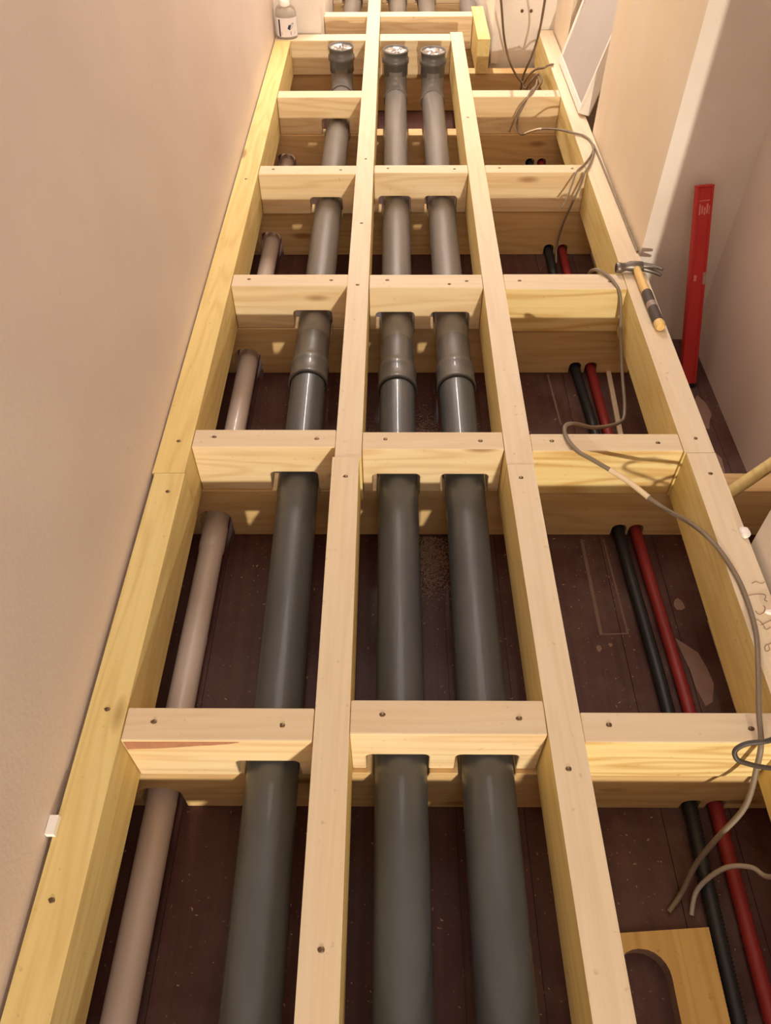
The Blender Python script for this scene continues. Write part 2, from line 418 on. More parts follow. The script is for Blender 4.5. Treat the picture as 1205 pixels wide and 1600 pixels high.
jf = lambda y: 0.6725+0.0035*y if y < 1.26 else 0.6735+(y-1.26)*0.0034
lab_l = ['left bay block with brown bark edge, nearest row beside the wall joist', 'left bay block notched over the single pipe, second row from the front', 'left bay block notched over the single pipe, third row from the front', 'left bay block notched over the single pipe, fourth row from the front', 'left bay block in the fifth row, just before the upright pipe end', 'left bay block in the back row behind the upright pipe end']
lab_m = ['middle bay block with two pipe notches, nearest row, two bright screws', 'middle bay block notched for two pipes, second row from the front', 'middle bay block with a dark knot hole, third row from the front', 'middle bay block notched for two pipes, fourth row from the front', '', 'middle bay block in the back row behind two upright pipe ends']
lab_r = ['bright yellow right bay block in the nearest row under the cable loop', 'right bay block crossed by the grey cable, second row from the front', 'right bay block with swirling grain round a knot, beside the hammer', 'right bay block in the fourth row from the front', 'right bay block in the fifth row under thin dark cables', '']
for i, (a, b, c) in enumerate(rows):
    if a:
        y = (a[0]+a[1])/2
        xl = jl(y)+G if i < 5 else -0.544
        o = block(xl, jm0(y)-G, a[0], a[1], W_X_PALE, lab_l[i], [xL(y)] if i < 5 else [], i < 4)
        if i == 0:
            bm = BM(); zz = 0.0
            n = 12; top = []; bot = []
            for k in range(n+1):
                x = -0.462+0.2*k/n; wv = 0.030*(1-k/n)**0.7+random.uniform(0, .002)
                top.append((x, a[0]-0.0006, -0.0035)); bot.append((x, a[0]-0.0008, -0.0035-wv))
            tv = [bm.verts.new(p) for p in top]; bv = [bm.verts.new(p) for p in bot]
            tb = [bm.verts.new((p[0], a[0]+0.002, p[2])) for p in top]; bb = [bm.verts.new((p[0], a[0]+0.002, p[2])) for p in bot]
            for k in range(n):
                bm.faces.new((bv[k], bv[k+1], tv[k+1], tv[k])); bm.faces.new((tv[k], tv[k+1], tb[k+1], tb[k])); bm.faces.new((bb[k], bb[k+1], bv[k+1], bv[k]))
            s = obj('bark_edge', bm, BARK, o.location, o); s['label'] = 'reddish brown bark left on the edge'
    if b:
        y = (b[0]+b[1])/2
        o = block(jm1(y)+G, jr0(y)-G, b[0], b[1], W_X_PALE, lab_m[i], [xM(y), xR(y)] if i < 5 else [], i < 4)
        if i == 2:
            obj('knot_hole', add_hole(BM(), 0.165, 1.953, 0.0), HOLE, o.location, o)
    if c:
        y = (c[0]+c[1])/2
        block(jr1(y)+G, jf(y)-G, c[0], c[1], W_X_YEL if i < 3 else W_X_PALE, lab_r[i], [], i < 4)
# one more row just below the picture, it shades the front of the nearest one
block(-0.466, -0.1315, -0.335, -0.272, W_X_PALE, 'left bay block just below the bottom edge of the photo', [-0.212], False)
block(-0.0685, 0.2770, -0.335, -0.272, W_X_PALE, 'middle bay block just below the bottom edge of the photo', [0.019, 0.1765], False)
block(0.3385, 0.6705, -0.335, -0.272, W_X_YEL, 'right bay block just below the bottom edge of the photo', [], False)
# the back room's row and the short end of another joist
block(-0.333, -0.1185, 4.276, 4.343, W_X_PALE, 'left block of the row beyond the opening, beside the white pier', [-0.222], False)
block(-0.0605, 0.392, 4.276, 4.343, W_X_PALE, 'long block of the row beyond the opening, right of the long joist', [0.028, 0.190], False)
block(-0.333, -0.116, 4.98, 5.04, W_X_PALE, 'left block of the farthest row, top edge of the photo', [-0.222], False)
block(-0.0575, 0.392, 4.98, 5.04, W_X_PALE, 'right block of the farthest row, top edge of the photo', [0.028, 0.190], False)
st = joist([(0.3935, 3.955), (0.4505, 3.955), (0.4505, 4.42), (0.3935, 4.42)], W_Y_YEL, 'short stub of joist with its end grain facing the camera', [])

# ------------------------------------------------------------------ bearers on the floor, across the hall
cx_k = [(0.2, .588), (.56, .597), (.77, .605), (1.25, .590), (1.64, .597), (1.96, .580), (2.66, .590), (3.4, .590)]
cx_r = [(0.2, .645), (.56, .649), (.77, .650), (1.25, .636), (1.64, .632), (1.96, .630), (2.66, .642), (3.4, .640)]
def interp(t, y):
    if y <= t[0][0]: return t[0][1]
    for (a, p), (b, q) in zip(t, t[1:]):
        if y <= b: return p+(q-p)*(y-a)/(b-a)
    return t[-1][1]
xC = lambda y: -0.456+0.0005*y
def bearer(x0, x1, y0, y1, label, pipes, cream=True, cond=True, h=0.053, lift=0.0):
    top, bot = -0.1472, FZ+0.0004
    out = []
    # along the bottom, left to right
    out.append((x0, bot))
    y = (y0+y1)/2
    if cream: out += arch(xC(y), 0.042, -0.224, bot, 0.032)
    if cond:
        for t in (cx_k, cx_r): out += arch(interp(t, y), 0.0185, -0.277+lift, bot, 0.016)
    out.append((x1, bot)); out.append((x1, top))
    for xc in sorted(pipes, reverse=True):
        r = 0.04; zb = PZ-PR-0.0006
        out.append((xc+h, top))
        for k in range(5):
            a = -(math.pi/2)*k/4; out.append((xc+h-r+r*math.cos(a), zb+r+r*math.sin(a)))
        for k in range(5):
            a = -math.pi/2-(math.pi/2)*k/4; out.append((xc-h+r+r*math.cos(a), zb+r+r*math.sin(a)))
        out.append((xc-h, top))
    out.append((x0, top))
    org = ((x0+x1)/2, y, bot)
    o = obj('cross_bearer', bev(add_prism(BM(), out, y0, y1), 0.0025, 1), W_X_DARK, org)
    tag(o, label, 'bearer', 'bearers under the joists'); return o
for y0, x1, lb in [(-0.334, 0.755, 'low cross bearer just below the bottom edge of the photo'), (0.566, 0.755, 'low notched cross bearer under the nearest row of blocks'), (1.277, 0.998, 'low notched cross bearer under the second row, reaching into the niche'),
               (1.944, 0.752, 'low notched cross bearer under the third row of blocks'), (2.648, 0.750, 'low notched cross bearer under the fourth row of blocks'),
               (3.292, 0.754, 'low cross bearer under the pipe pair where no block stands above')]:
    y = y0+0.031
    bearer(-0.544, x1, y0, y0+0.062, lb, [xL(y), xM(y), xR(y)], h=0.053, lift=0.03 if y > 3 else 0)
bearer(-0.544, 0.755, 3.966, 4.03, 'low cross bearer at the opening to the back room', [], True, False)
bearer(-0.333, 0.468, 4.98, 5.04, 'low cross bearer of the farthest row', [-0.222, 0.028, 0.190], False, False)
bearer(-0.333, 0.470, 4.285, 4.343, 'low cross bearer just beyond the opening', [-0.222, 0.028, 0.190], False, False)

# ------------------------------------------------------------------ drain pipes
def hollow(path, r, sides=40, wall=0.003):
    bm = BM(); add_tube(bm, path, r, sides, False)
    return bm
def near_pipe(xf, ymouth, label):
    org = (xf(0.5), 0.5, PZ-PR)
    path = [(xf(y), y, PZ) for y in (-0.5, 0.0, 0.4, 0.8, 1.2, ymouth+0.05)]
    o = obj('drain_pipe', add_tube(BM(), path, PR, 40), PIPE, org)
    tag(o, label, 'pipe', 'nearer lengths of drain pipe'); return o
near_pipe(xL, 1.67, 'dark grey drain pipe alone in the left bay, nearer length')
near_pipe(xM, 1.645, 'dark grey drain pipe, left one of the pair, nearer length')
near_pipe(xR, 1.652, 'dark grey drain pipe, right one of the pair, nearer length')
def far_pipe(xf, ymouth, yr, label):
    x = xf(2.5); org = (x, 2.6, PZ-PR)
    RS = 0.0535
    ye = yr-0.085
    ys = [ymouth+0.13+(ye-ymouth-0.13)*k/4 for k in range(5)]
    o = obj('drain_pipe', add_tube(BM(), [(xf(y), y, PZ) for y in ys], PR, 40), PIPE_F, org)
    tag(o, label, 'pipe', 'farther lengths of drain pipe')
    # socket: mouth lip, bulge, taper to the pipe
    pr = [(PR+0.0006, 0.0), (RS+0.0005, 0.0), (RS+0.002, 0.003), (RS+0.002, 0.010), (RS, 0.014), (RS, 0.06), (RS+0.0016, 0.066), (RS+0.0016, 0.078), (RS-0.001, 0.084), (PR, 0.105), (PR+0.0005, 0.2)]
    bm = BM(); rings = []
    for r, h in pr:
        y = ymouth+h; c = Vector((xf(y), y, PZ))
        rings.append([bm.verts.new(c+Vector((r*math.cos(2*math.pi*k/40), 0, r*math.sin(2*math.pi*k/40)))) for k in range(40)])
    for a, b in zip(rings, rings[1:]):
        for k in range(40):
            f = bm.faces.new((a[k], b[k], b[(k+1) % 40], a[(k+1) % 40])); f.smooth = True
    s = obj('pipe_socket', bm, PIPE_D, org, o)
    g = BM(); rr = []
    for r, h in [(PR+0.0002, -0.004), (PR+0.0022, -0.0035), (PR+0.0022, 0.001)]:
        y = ymouth+h; c = Vector((xf(y), y, PZ)); rr.append([g.verts.new(c+Vector((r*math.cos(2*math.pi*k/40), 0, r*math.sin(2*math.pi*k/40)))) for k in range(40)])
    for a, b in zip(rr, rr[1:]):
        for k in range(40): g.faces.new((a[k], b[k], b[(k+1) % 40], a[(k+1) % 40])).smooth = True
    obj('rubber_seal', g, RUBBER, org, s)
    # bend up to an open socket
    xr = xf(yr); R = 0.075
    arc = [(xr, ye-0.03, PZ), (xr, ye-0.012, PZ)]
    for k in range(9):
        a = (math.pi/2)*k/8; arc.append((xr, ye-0.01+R*math.sin(a)*1.2, PZ+R*(1-math.cos(a))))
    rad = [PR+0.005, PR+0.005]+[PR+0.001]*9
    arc.append((xr, yr-0.005, -0.045)); rad.append(PR+0.001)
    b = obj('pipe_bend', add_tube(BM(), arc, rad, 36), PIPE_F, org, o)
    sk = add_lathe(BM(), (xr, yr, 0), [(PR, -0.075), (0.0535, -0.066), (0.0535, -0.022), (0.0585, -0.019), (0.0585, -0.003), (0.0535, 0.0), (0.0535, 0.024), (0.0565, 0.026), (0.0565, 0.032), (0.0505, 0.032), (0.0505, 0.0)], 40)
    so = obj('bend_socket', sk, PIPE_D, org, o)
    # crumpled foil pushed into the open end
    bm = BM(); cv = bm.verts.new((xr, yr, 0.024)); rg = []
    for q in range(1, 5):
        rg.append([bm.verts.new((xr+0.0495*q/4*math.cos(2*math.pi*k/20), yr+0.0495*q/4*math.sin(2*math.pi*k/20), 0.024+(random.uniform(-.006, .005) if q < 4 else 0.002))) for k in range(20)])
    for k in range(20): bm.faces.new((cv, rg[0][k], rg[0][(k+1) % 20]))
    for a_, b_ in zip(rg, rg[1:]):
        for k in range(20): bm.faces.new((a_[k], b_[k], b_[(k+1) % 20], a_[(k+1) % 20]))
    fo = obj('foil_cover', bm, CHROME, org, o); fo['label'] = 'shiny crumpled cover in the open pipe end'
    return o
far_pipe(xL, 1.670, 3.775, 'grey drain pipe in the left bay, farther length with socket and upturned end')
far_pipe(xM, 1.645, 3.735, 'left pipe of the pair, farther length with socket and upturned end')
far_pipe(xR, 1.652, 3.720, 'right pipe of the pair, farther length with socket and upturned end')
for x, y0, lb in [(-0.222, 4.12, 'leftmost grey pipe in the back room beyond the opening'), (0.028, 4.13, 'middle grey pipe in the back room, just right of the long joist'), (0.190, 4.13, 'grey pipe in the back room in line with the right pipe of the pair'), (0.418, 4.46, 'rightmost grey pipe in the back room behind the joist stub')]:
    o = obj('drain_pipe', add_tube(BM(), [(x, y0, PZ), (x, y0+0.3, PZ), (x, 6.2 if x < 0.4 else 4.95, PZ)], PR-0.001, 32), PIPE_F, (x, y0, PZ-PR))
    tag(o, lb, 'pipe', 'pipes in the back room')
    obj('pipe_socket', add_tube(BM(), [(x, y0-0.004, PZ), (x, y0+0.004, PZ), (x, y0+0.07, PZ), (x, y0+0.085, PZ)], [PR+0.001, PR+0.005, PR+0.005, PR-0.0005], 32), PIPE_D, (x, y0, PZ-PR), o)

# cream duct along the left wall
CR = 0.030
cp = obj('cream_duct', add_tube(BM(), [(xC(y), y, FZ+CR+0.001+0.012) for y in (-0.5, 0.5, 1.5, 2.5, 3.3, 3.9)], CR, 32), CREAM, (xC(1), 1, FZ))
tag(cp, 'cream plastic duct on the floor beside the left wall joist', 'pipe')
obj('duct_socket', add_tube(BM(), [(xC(y), y, FZ+CR+0.013) for y in (1.185, 1.19, 1.262, 1.27)], [CR, CR+0.0022, CR+0.0022, CR], 32), CREAM, (xC(1), 1, FZ), cp)
# saddles that hold the duct off the boards
for y in (0.1, 0.95, 1.75, 2.45):
    obj('duct_saddle', bev(add_box(BM(), xC(y)-0.02, xC(y)+0.02, y-0.012, y+0.012, FZ+0.0003, FZ+0.0155), 0.002, 1), CREAM, (xC(1), 1, FZ), cp)

# ------------------------------------------------------------------ corrugated conduits
def conduit(tab, mat, label, amp):
    bm = BM(); path = []; rad = []
    y = -0.4; k = 0
    while y < 3.6:
        path.append((interp_s(tab, y), y, FZ+0.0158+0.028*min(1, max(0, (y-2.85)/0.35)))); rad.append(0.0150 if k % 2 else 0.0150-amp); y += 0.0033; k += 1
    o = obj('corrugated_conduit', add_tube(bm, path, rad, 14), mat, (tab[0][1], 0.5, FZ))
    tag(o, label, 'conduit')
def interp_s(t, y):   # smoothed
    return sum(interp(t, y+d) for d in (-.12, -.06, 0, .06, .12))/5
conduit(cx_k, COND_K, 'black corrugated conduit on the floor of the right bay', 0.0030)
conduit(cx_r, COND_R, 'red corrugated conduit beside the black one in the right bay', 0.0020)

# ------------------------------------------------------------------ loose timber in the right bay and niche
o = obj('wooden_lath', bev(add_box(BM(), -0.007, 0.007, -0.16, 0.16, 0, 0.008), 0.001, 1), W_Y_PALE, (0, 0, 0))
o.location = (0.681, 1.80, FZ+0.0003); o.rotation_euler = (0, 0, math.radians(-3.5))
tag(o, 'thin pale wooden lath on the floor right of the red conduit', 'lath')
# offcut with a rounded cut-out, lying flat
out = [(0.335, 0.09), (0.392, 0.09)]
out += [(0.392, 0.24)]
for k in range(1, 7):
    a = math.pi-(math.pi/2)*k/6; out.append((0.392+0.045+0.045*math.cos(a), 0.262+0.045*math.sin(a)))
for k in range(1, 7):
    a = math.pi/2-(math.pi/2)*k/6; out.append((0.486-0.045+0.045*math.cos(a), 0.262+0.045*math.sin(a)))
out += [(0.486, 0.09), (0.566, 0.09), (0.570, 0.342), (0.335, 0.327)]
bm = BM(); z0, z1 = FZ+0.0003, FZ+0.034
a = [bm.verts.new((x, y, z0)) for x, y in out]; b = [bm.verts.new((x, y, z1)) for x, y in out]
bm.faces.new(a[::-1]); bm.faces.new(b)
for k in range(len(out)): bm.faces.new((a[k], a[(k+1) % len(out)], b[(k+1) % len(out)], b[k]))
bmesh.ops.recalc_face_normals(bm, faces=bm.faces[:])
bmesh.ops.recalc_face_normals(bm, faces=bm.faces[:])
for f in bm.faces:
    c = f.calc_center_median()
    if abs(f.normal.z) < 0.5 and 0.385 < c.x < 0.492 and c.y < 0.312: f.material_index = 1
o = obj('notched_offcut', bm, W_BOARD, (0.47, 0.23, z0)); o.data.materials.append(plain('shaded_sawn_edge', lin(176, 146, 128), 0.8))  # sawn faces of the cut-out, browner to paint in the shade there
tag(o, 'yellow pine offcut with a rounded cut-out lying beside the conduits', 'board')

# stick leaning in the niche
A, B = Vector((0.800, 1.245, -0.1335)), Vector((0.990, 1.330, -0.02))
o = obj('wooden_stick', add_tube(BM(), [A, B], 0.0165, 4), W_Y_YEL, tuple(A)); tag(o, 'square wooden stick slanting up from the bearer to the niche wall', 'stick')

# ------------------------------------------------------------------ leaning board in the doorway
ang = math.radians(15)
def lean(u, v, t):     # u along y, v up the board, t through it
    return Vector((0.716+math.sin(ang)*v+math.cos(ang)*t, u, 0.0012+math.cos(ang)*v-math.sin(ang)*t+math.sin(ang)*0.046))
def add_lean(bm, u0, u1, v0, v1, t0, t1):
    vs = [bm.verts.new(lean(u, v, t)) for u in (u0, u1) for v in (v0, v1) for t in (t0, t1)]
    for f in ((0, 1, 3, 2), (4, 6, 7, 5), (0, 4, 5, 1), (2, 3, 7, 6), (0, 2, 6, 4), (1, 5, 7, 3)): bm.faces.new([vs[i] for i in f])
    bmesh.ops.recalc_face_normals(bm, faces=bm.faces[:]); return bm
u0, u1, H = 3.10, 3.645, 1.05
org = tuple(lean(3.37, 0, 0))
o = obj('cabinet_panel', bev(add_lean(BM(), u0, u1, 0, H, 0.006, 0.046), 0.003), WHITE_P, org)
tag(o, 'white edged grey panel leaning in the doorway on the right joist', 'panel')
obj('panel_face', add_lean(BM(), u0+0.018, u1-0.03, 0.03, H-0.03, 0.003, 0.0065), GREY_BOARD, org, o)
obj('panel_rim', bev(add_lean(BM(), u0+0.001, u1-0.001, 0.001, 0.028, 0, 0.006), 0.001, 1), WHITE_P, org, o)
obj('panel_rim', bev(add_lean(BM(), u1-0.028, u1-0.001, 0.029, H-0.001, 0, 0.006), 0.001, 1), WHITE_P, org, o)
obj('panel_rim', bev(add_lean(BM(), u0+0.001, u0+0.016, 0.029, H-0.001, 0, 0.006), 0.001, 1), WHITE_P, org, o)

# ------------------------------------------------------------------ spirit level in the niche corner
A, B = Vector((0.924, 1.880, FZ+0.001)), Vector((0.868, 2.086, 0.222))
ax = (B-A).normalized(); sd = Vector((1, 0.05, 0)); sd = (sd-ax*sd.dot(ax)).normalized(); nn = sd.cross(ax)   # nn towards the camera
L = (B-A).length
if nn.y > 0: nn = -nn
def lv(u, v, t): return A+sd*u+ax*v+nn*t
def add_lv(bm, u0, u1, v0, v1, t0, t1):
    vs = [bm.verts.new(lv(u, v, t)) for u in (u0, u1) for v in (v0, v1) for t in (t0, t1)]
    for f in ((0, 1, 3, 2), (4, 6, 7, 5), (0, 4, 5, 1), (2, 3, 7, 6), (0, 2, 6, 4), (1, 5, 7, 3)): bm.faces.new([vs[i] for i in f])
    bmesh.ops.recalc_face_normals(bm, faces=bm.faces[:]); return bm
hw = 0.0230
bm = add_lv(BM(), -hw, hw, 0.009, L, -0.012, 0.010)
o = obj('spirit_level', bev(bm, 0.0015), LEVEL, tuple(A)); tag(o, 'red spirit level standing against the niche wall', 'level')
for s0, s1 in ((-hw, -hw+0.007), (hw-0.007, hw)): obj('level_rail', bev(add_lv(BM(), s0, s1, 0.009, L, 0.010, 0.0125), 0.0008, 1), LEVEL, tuple(A), o)
obj('end_cap', bev(add_lv(BM(), -hw-.001, hw+.001, 0.0, 0.009, -0.013, 0.0115), 0.001), RUBBER, tuple(A), o)
obj('end_cap', bev(add_lv(BM(), -hw-.001, hw+.001, L, L+0.005, -0.013, 0.0115), 0.001), LEVEL, tuple(A), o)
v = obj('vial_window', bev(add_lv(BM(), 0.014, hw+.0008, L*0.54, L*0.60, -0.0115, 0.0130), 0.001), CLEAR, tuple(A), o)
obj('vial', add_tube(BM(), [lv(0.018, L*0.545, 0.0), lv(0.018, L*0.595, 0.0)], 0.005, 10), TAPE, tuple(A), v)
for k in range(5):
    u = -0.014+0.007*k
    obj('worn_print', add_lv(BM(), u, u+0.0045, L*(0.875+0.005*(k % 2)), L*(0.925-0.008*(k % 3)), 0.010, 0.0104), WORN, tuple(A), o)
obj('worn_print', add_lv(BM(), -0.016, 0.016, L*0.938, L*0.942, 0.010, 0.0104), WORN, tuple(A), o)
obj('worn_print', add_lv(BM(), -0.012, -0.004, L*0.56, L*0.59, 0.010, 0.0104), WORN, tuple(A), o)

# ------------------------------------------------------------------ claw hammer on the right joist
org = (0.716, 1.85, 0.0)
root = bpy.data.objects.new('claw_hammer', None); root.location = org; COL.objects.link(root)
tag(root, 'claw hammer with dark grip lying on the right joist', 'hammer')
hz = 0.0160
obj('handle', add_tube(BM(), [(0.711, 2.022, hz+.002), (0.712, 2.0, hz+.002), (0.713, 1.96, hz), (0.714, 1.90, hz), (0.7155, 1.88, hz), (0.718, 1.745, hz-.001), (0.719, 1.728, hz-.001), (0.7193, 1.722, hz-.001)],
    [0.0100, 0.0105, 0.0115, 0.0125, 0.0125, 0.0135, 0.0138, 0.0105], 16), HANDLE, org, root)
gr = obj('grip', add_tube(BM(), [(0.7155, 1.885, hz), (0.7158, 1.880, hz), (0.7165, 1.82, hz-.0005), (0.718, 1.75, hz-.001), (0.7181, 1.746, hz-.001)], [0.0132, 0.0146, 0.0140, 0.0150, 0.0140], 16), GRIP, org, root)
obj('tape_ring', add_tube(BM(), [(0.7166, 1.830, hz), (0.7168, 1.816, hz), (0.717, 1.808, hz)], [0.0143, 0.0147, 0.0143], 16), plain('worn_tape', lin(150, 132, 118), 0.6, 0, 0.4, 200), org, root)
hd = add_tube(BM(), [(0.654, 2.012, hz), (0.656, 2.012, hz), (0.668, 2.012, hz), (0.671, 2.012, hz+.001), (0.684, 2.013, hz+.003), (0.694, 2.014, hz+.004), (0.712, 2.014, hz+.003), (0.728, 2.014, hz+.003), (0.736, 2.012, hz+.003)],
    [0.0130, 0.0155, 0.0155, 0.0135, 0.0115, 0.0145, 0.0158, 0.0145, 0.0115], 16)
h = obj('hammer_head', hd, STEEL, org, root)
for s in (-1, 1):
    obj('claw', add_tube(BM(), smooth_path([(0.730, 2.012, hz+.003+s*.004), (0.748, 2.006, hz+.003+s*.0065), (0.766, 1.996, hz+.003+s*.0085), (0.780, 1.982, hz+.003+s*.0095)], 4), [0.0098-0.0058*k/12 for k in range(13)], 8), STEEL, org, h)
obj('wedge', bev(add_box(BM(), 0.706, 0.717, 2.018, 2.0265, hz-.004, hz+.008), .0008, 1), STEEL, org, h)

# ------------------------------------------------------------------ plastic bottle by the left wall
bx, by, bz = -0.487, 3.992, 0.0012
org = (bx, by, bz)
root = bpy.data.objects.new('plastic_bottle', None); root.location = org; COL.objects.link(root)
tag(root, 'clear plastic bottle with white cap on the end of the left joist', 'bottle')
BS = 0.79
def add_flask(bm, prof, sides=32, fx=1.0, fy=0.72, a0=0, a1=2*math.pi):
    full = abs(a1-a0-2*math.pi) < 1e-4
    rings = []
    for r, hh in prof:
        rings.append([bm.verts.new((bx+r*fx*math.cos(a), by+r*fy*math.sin(a), bz+hh*BS)) for a in [a0+(a1-a0)*k/(sides if full else sides-1) for k in range(sides)]])
    for a, b in zip(rings, rings[1:]):
        for k in range(sides if full else sides-1): bm.faces.new((a[k], a[(k+1) % sides], b[(k+1) % sides], b[k])).smooth = True
    if full and prof[0][0] > 1e-4: bm.faces.new(rings[0])
    bmesh.ops.recalc_face_normals(bm, faces=bm.faces[:]); return bm
obj('bottle_body', add_flask(BM(), [(0.040, 0.0), (0.046, 0.003), (0.0475, 0.010), (0.0475, 0.112), (0.0465, 0.124), (0.041, 0.138), (0.030, 0.148), (0.019, 0.154), (0.0165, 0.160), (0.0165, 0.172)]), CLEAR, org, root)
obj('liquid', add_flask(BM(), [(0.0385, 0.002), (0.045, 0.006), (0.0455, 0.012), (0.0455, 0.03), (0.0, 0.0302)]), CLEAR, org, root)
obj('cap', add_lathe(BM(), (bx, by, bz), [(0.0, 0.192*BS), (0.020, 0.192*BS), (0.0225, 0.189*BS), (0.0228, 0.163*BS), (0.0225, 0.160*BS), (0.0175, 0.160*BS)], 28), FOAM, org, root)
lb = obj('label', add_flask(BM(), [(0.0482, 0.012), (0.0482, 0.108)], 26, 1, 0.72, math.pi*1.06, math.pi*1.97), LABEL, org, root)
def on_bottle(a, hh, r=0.0487): return (bx+r*math.cos(a), by+r*0.72*math.sin(a), bz+hh*BS)
def add_patch(bm, pts):
    vs = [bm.verts.new(on_bottle(math.pi*a, hh)) for a, hh in pts]; bm.faces.new(vs); return bm
obj('printed_bar', add_patch(BM(), [(1.27, 0.013), (1.33, 0.013), (1.33, 0.100), (1.27, 0.100)]), INK, org, lb)
obj('printed_emblem', add_patch(BM(), [(1.55, 0.055), (1.62, 0.046), (1.70, 0.058), (1.76, 0.082), (1.70, 0.080), (1.66, 0.072), (1.60, 0.074)]), INK, org, lb)
obj('printed_band', add_patch(BM(), [(1.36, 0.022), (1.5, 0.022), (1.65, 0.022), (1.8, 0.022), (1.8, 0.040), (1.65, 0.040), (1.5, 0.040), (1.36, 0.040)]), plain('mauve_ink', lin(186, 160, 176), 0.5), org, lb)

# ------------------------------------------------------------------ cables
def cable(name, pts, r, mat, label, per=6, group=None):
    o = obj(name, add_tube(BM(), smooth_path(pts, per), r, 8), mat, pts[0])
    tag(o, label, 'cable', group); return o
main = [(0.592,2.085,-0.110),(0.592,2.055,-0.030),(0.600,2.020,0.005),(0.625,1.990,0.0062),(0.637,1.960,0.0062),(0.650,1.922,-0.004),(0.660,1.905,-0.04),(0.664,1.857,-0.100),(0.662,1.756,-0.160),(0.655,1.636,-0.200),(0.626,1.572,-0.190),(0.521,1.455,-0.100),(0.443,1.382,-0.020),(0.410,1.345,0.006),(0.407,1.306,0.0062),(0.425,1.260,0.008),(0.457,1.227,0.010),(0.523,1.172,0.002),(0.578,1.100,0.001),(0.635,1.043,0.004),(0.666,0.988,0.006),(0.684,0.923,0.0062),(0.690,0.861,0.0062),(0.685,0.780,0.0065),(0.660,0.694,0.016),(0.634,0.609,0.018),(0.622,0.556,0.015),(0.621,0.532,-0.020),(0.616,0.491,-0.100),(0.585,0.463,-0.180),(0.562,0.439,-0.250),(0.541,0.403,-0.300),(0.513,0.373,-0.312)]
o = cable('electric_cable', main, 0.0050, CABLE, 'long grey cable looping over the right bay blocks and onto the floor')
p = smooth_path(main, 6)
tp = p[16*6+3:18*6-1]
obj('cable_tape', add_tube(BM(), tp, 0.0062, 8), TAPE, main[0], o)
cable('cable_loop', [(0.640,0.545,0.080),(0.610,0.530,0.093),(0.590,0.521,0.098),(0.560,0.520,0.090),(0.544,0.513,0.080),(0.548,0.503,0.070),(0.568,0.500,0.060),(0.595,0.500,0.048),(0.621,0.505,0.035),(0.650,0.530,0.02),(0.664,0.585,0.006),(0.69,0.62,0.006)], 0.0042, CABLE_D, 'dark cable loop hanging over the nearest right bay block')
cable('cable_tail', [(0.700,0.30,0.006),(0.690,0.34,0.002),(0.664,0.38,-0.10),(0.664,0.404,-0.200),(0.650,0.425,-0.220),(0.618,0.432,-0.240),(0.590,0.423,-0.270),(0.567,0.403,-0.298),(0.554,0.368,-0.3125)], 0.0046, CABLE_L, 'pale cable end curving down over the conduits')
cable('hanging_cable', [(0.37,3.16,0.45),(0.401,3.325,0.350),(0.435,3.533,0.250),(0.494,3.805,0.050),(0.531,3.834,-0.050),(0.571,3.824,-0.110),(0.613,3.811,-0.150),(0.651,3.80,-0.20),(0.655,3.76,-0.30)], 0.0050, CABLE_B, 'left brown cable hanging down before the white back wall')
cable('hanging_cable', [(0.52,3.05,0.43),(0.537,3.138,0.400),(0.562,3.284,0.330),(0.631,3.723,0.100),(0.630,3.822,-0.020),(0.613,3.849,-0.090),(0.603,3.857,-0.150),(0.6,3.86,-0.311)], 0.0050, CABLE_B, 'right brown cable hanging down before the white back wall')
cable('cable_coil', [(0.692,3.625,0.0062),(0.670,3.610,0.008),(0.649,3.604,0.000),(0.631,3.676,-0.030),(0.602,3.688,-0.060),(0.586,3.697,-0.100),(0.597,3.680,-0.110),(0.619,3.672,-0.070),(0.649,3.702,-0.060),(0.660,3.670,-0.080),(0.635,3.640,-0.110),(0.6,3.62,-0.2),(0.57,3.6,-0.3),(0.57,3.55,-0.312)], 0.0048, CABLE_B, 'tangled brown cable coil in the far corner of the right bay')
sp = [(0.633,3.603,-0.060),(0.610,3.50,-0.01),(0.593,3.41,0.002),(0.566,3.345,0.0062),(0.550,3.300,0.0055),(0.530,3.280,-0.030),(0.514,3.265,-0.060),(0.512,3.262,-0.100),(0.526,3.231,-0.120),(0.553,3.183,-0.090),(0.582,3.135,-0.060),(0.625,3.015,-0.010),(0.668,2.951,0.005),(0.690,2.935,0.0062),(0.711,2.918,0.0062),(0.728,2.869,0.0062),(0.723,2.790,0.0062),(0.693,2.690,0.0062),(0.664,2.625,0.005),(0.655,2.612,-0.030),(0.632,2.600,-0.100),(0.615,2.605,-0.180),(0.609,2.607,-0.260),(0.607,2.56,-0.300)]
o = cable('loose_cable', sp, 0.0040, CABLE, 'brownish cable draped over the fifth row block and the right joist')
obj('cable_tape', add_tube(BM(), smooth_path(sp, 6)[8*6+3:10*6+2], 0.0050, 8), TAPE, sp[0], o)
cable('thin_cable', [(0.610,3.56,-0.10),(0.600,3.44,0.0),(0.592,3.40,0.003),(0.574,3.345,0.0048),(0.552,3.296,0.003),(0.517,3.270,-0.030),(0.497,3.262,-0.075),(0.48,3.25,-0.12)], 0.0034, CABLE_B, 'thin brown cable end hanging over the fifth row block')
cable('joist_cable', [(0.733,2.85,0.0045),(0.735,2.806,0.0045),(0.7375,2.646,0.0045),(0.7395,2.399,0.0045),(0.7405,2.238,0.0045),(0.742,2.12,0.0045)], 0.0036, CABLE, 'thin cable lying along the top edge of the right joist by the wall')
cable('thin_cable', [(0.728,2.815,0.0048),(0.706,2.755,0.0048),(0.672,2.690,0.0045),(0.640,2.640,0.004),(0.622,2.600,-0.02),(0.604,2.56,-0.05),(0.588,2.54,-0.075)], 0.0034, CABLE, 'thin cable end hanging over the fourth row block')

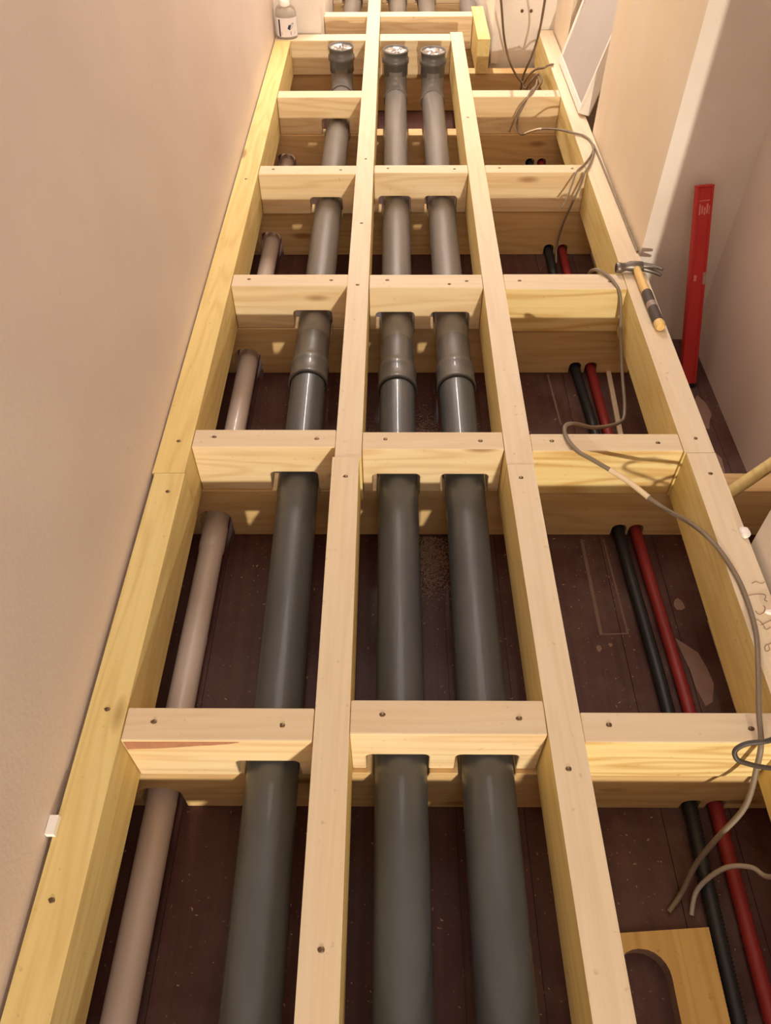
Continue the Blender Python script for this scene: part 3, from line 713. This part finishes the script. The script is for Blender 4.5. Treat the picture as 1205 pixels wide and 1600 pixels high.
# ------------------------------------------------------------------ scraps
def lump(name, c, s, mat, label, cat, seed):
    rnd = random.Random(seed); bm = BM(); bmesh.ops.create_icosphere(bm, subdivisions=2, radius=1)
    for v in bm.verts:
        k = rnd.uniform(0.75, 1.1); v.co = Vector((c[0]+v.co.x*s[0]*k, c[1]+v.co.y*s[1]*k, c[2]+max(v.co.z, -0.8)*s[2]*k))
    zmin = min(v.co.z for v in bm.verts)
    for v in bm.verts: v.co.z += c[2]-zmin
    o = obj(name, bm, mat, c); tag(o, label, cat)
lump('foam_scrap', (0.737, 1.022, 0.0005), (0.011, 0.018, 0.006), FOAM, 'white foam scrap at the corner of the white right wall', 'scrap', 1)
lump('foam_scrap', (0.732, 0.824, 0.0005), (0.018, 0.008, 0.005), FOAM, 'white foam scrap beside the pencil scribbles', 'scrap', 2)
o = obj('paper_shim', bev(add_box(BM(), -0.5445, -0.530, 0.402, 0.432, 0.0006, 0.012), 0.002), FOAM, (-0.538, 0.417, 0)); tag(o, 'small white shim between left wall and its joist', 'shim')

# socket holes in the back wall
o = obj('wall_plugs', BM(), HOLE) if False else None
for x, z, lb in ((0.600, 0.075, 'left of two small dark plug holes in the back wall'), (0.642, 0.075, 'right of two small dark plug holes in the back wall')):
    h = obj('wall_plug', add_lathe(BM(), (x, 4.0853, z), [(0.0, -0.0022), (0.006, -0.0022), (0.0075, -0.0012), (0.008, 0.004)], 12, 'Y'), HOLE, (x, 4.085, z)); tag(h, lb, 'wall plug')

# sawdust and chips on the boards
def crumbs(name, n, where, mat, smin, smax, seed, label, cat='sawdust'):
    rnd = random.Random(seed); vs = []; fs = []
    for _ in range(n):
        x, y, z = where(rnd); s = rnd.uniform(smin, smax)*(0.5+rnd.random()); e = rnd.uniform(1, 2.4); a = rnd.uniform(0, 6.28)
        i = len(vs); ca, sa = math.cos(a), math.sin(a)
        for px, py, pz in ((-e, -.6, 0), (e, -.5, 0.1), (0.1, .7, 0), (0, 0, .6)):
            vs.append((x+s*(px*ca-py*sa), y+s*(px*sa+py*ca), z+s*pz))
        fs += [(i, i+2, i+1), (i, i+1, i+3), (i+1, i+2, i+3), (i+2, i, i+3)]
    me = bpy.data.meshes.new(name); me.from_pydata(vs, [], fs); me.materials.append(mat)
    o = bpy.data.objects.new(name, me); COL.objects.link(o); o['kind'] = 'stuff'; tag(o, label, cat); return o
def chip_spot(r):
    while True:
        x, y = r.uniform(-.40, .67), r.uniform(0.1, 2.6)
        if any(a-0.01 < y < a+0.075 for a in (0.566, 1.277, 1.944, 2.648)) or abs(x-0.62) < 0.05 or (y < 0.36 and x > 0.32) or (abs(x-0.68) < 0.03 and 1.6 < y < 2): continue
        return (x, y, FZ+0.0006)
crumbs('wood_chips', 900, lambda r: chip_spot(r), DUST, 0.0006, 0.0019, 3, 'pale chips and sawdust scattered over the dark floor boards')
def heap(r):
    k = r.choice((0, 0, 1, 1, 2))
    cy, sy = ((1.58, 0.075), (1.20, 0.06), (1.57, 0.06))[k]; cx, sx = ((0.098, 0.026), (0.1, 0.030), (-0.050, 0.018))[k]
    x, y = r.gauss(cx, sx), r.gauss(cy, sy); hgt = 0.016*math.exp(-((x-cx)/sx)**2/2-((y-cy)/sy)**2/2)
    if 1.265 < y < 1.35: y = 1.36+r.random()*0.1
    return (x, y, FZ+0.0006+r.random()*hgt)
crumbs('sawdust_heap', 14000, heap, DUST_D, 0.0006, 0.0017, 5, 'brown sawdust heaped on the boards between the two pipes')
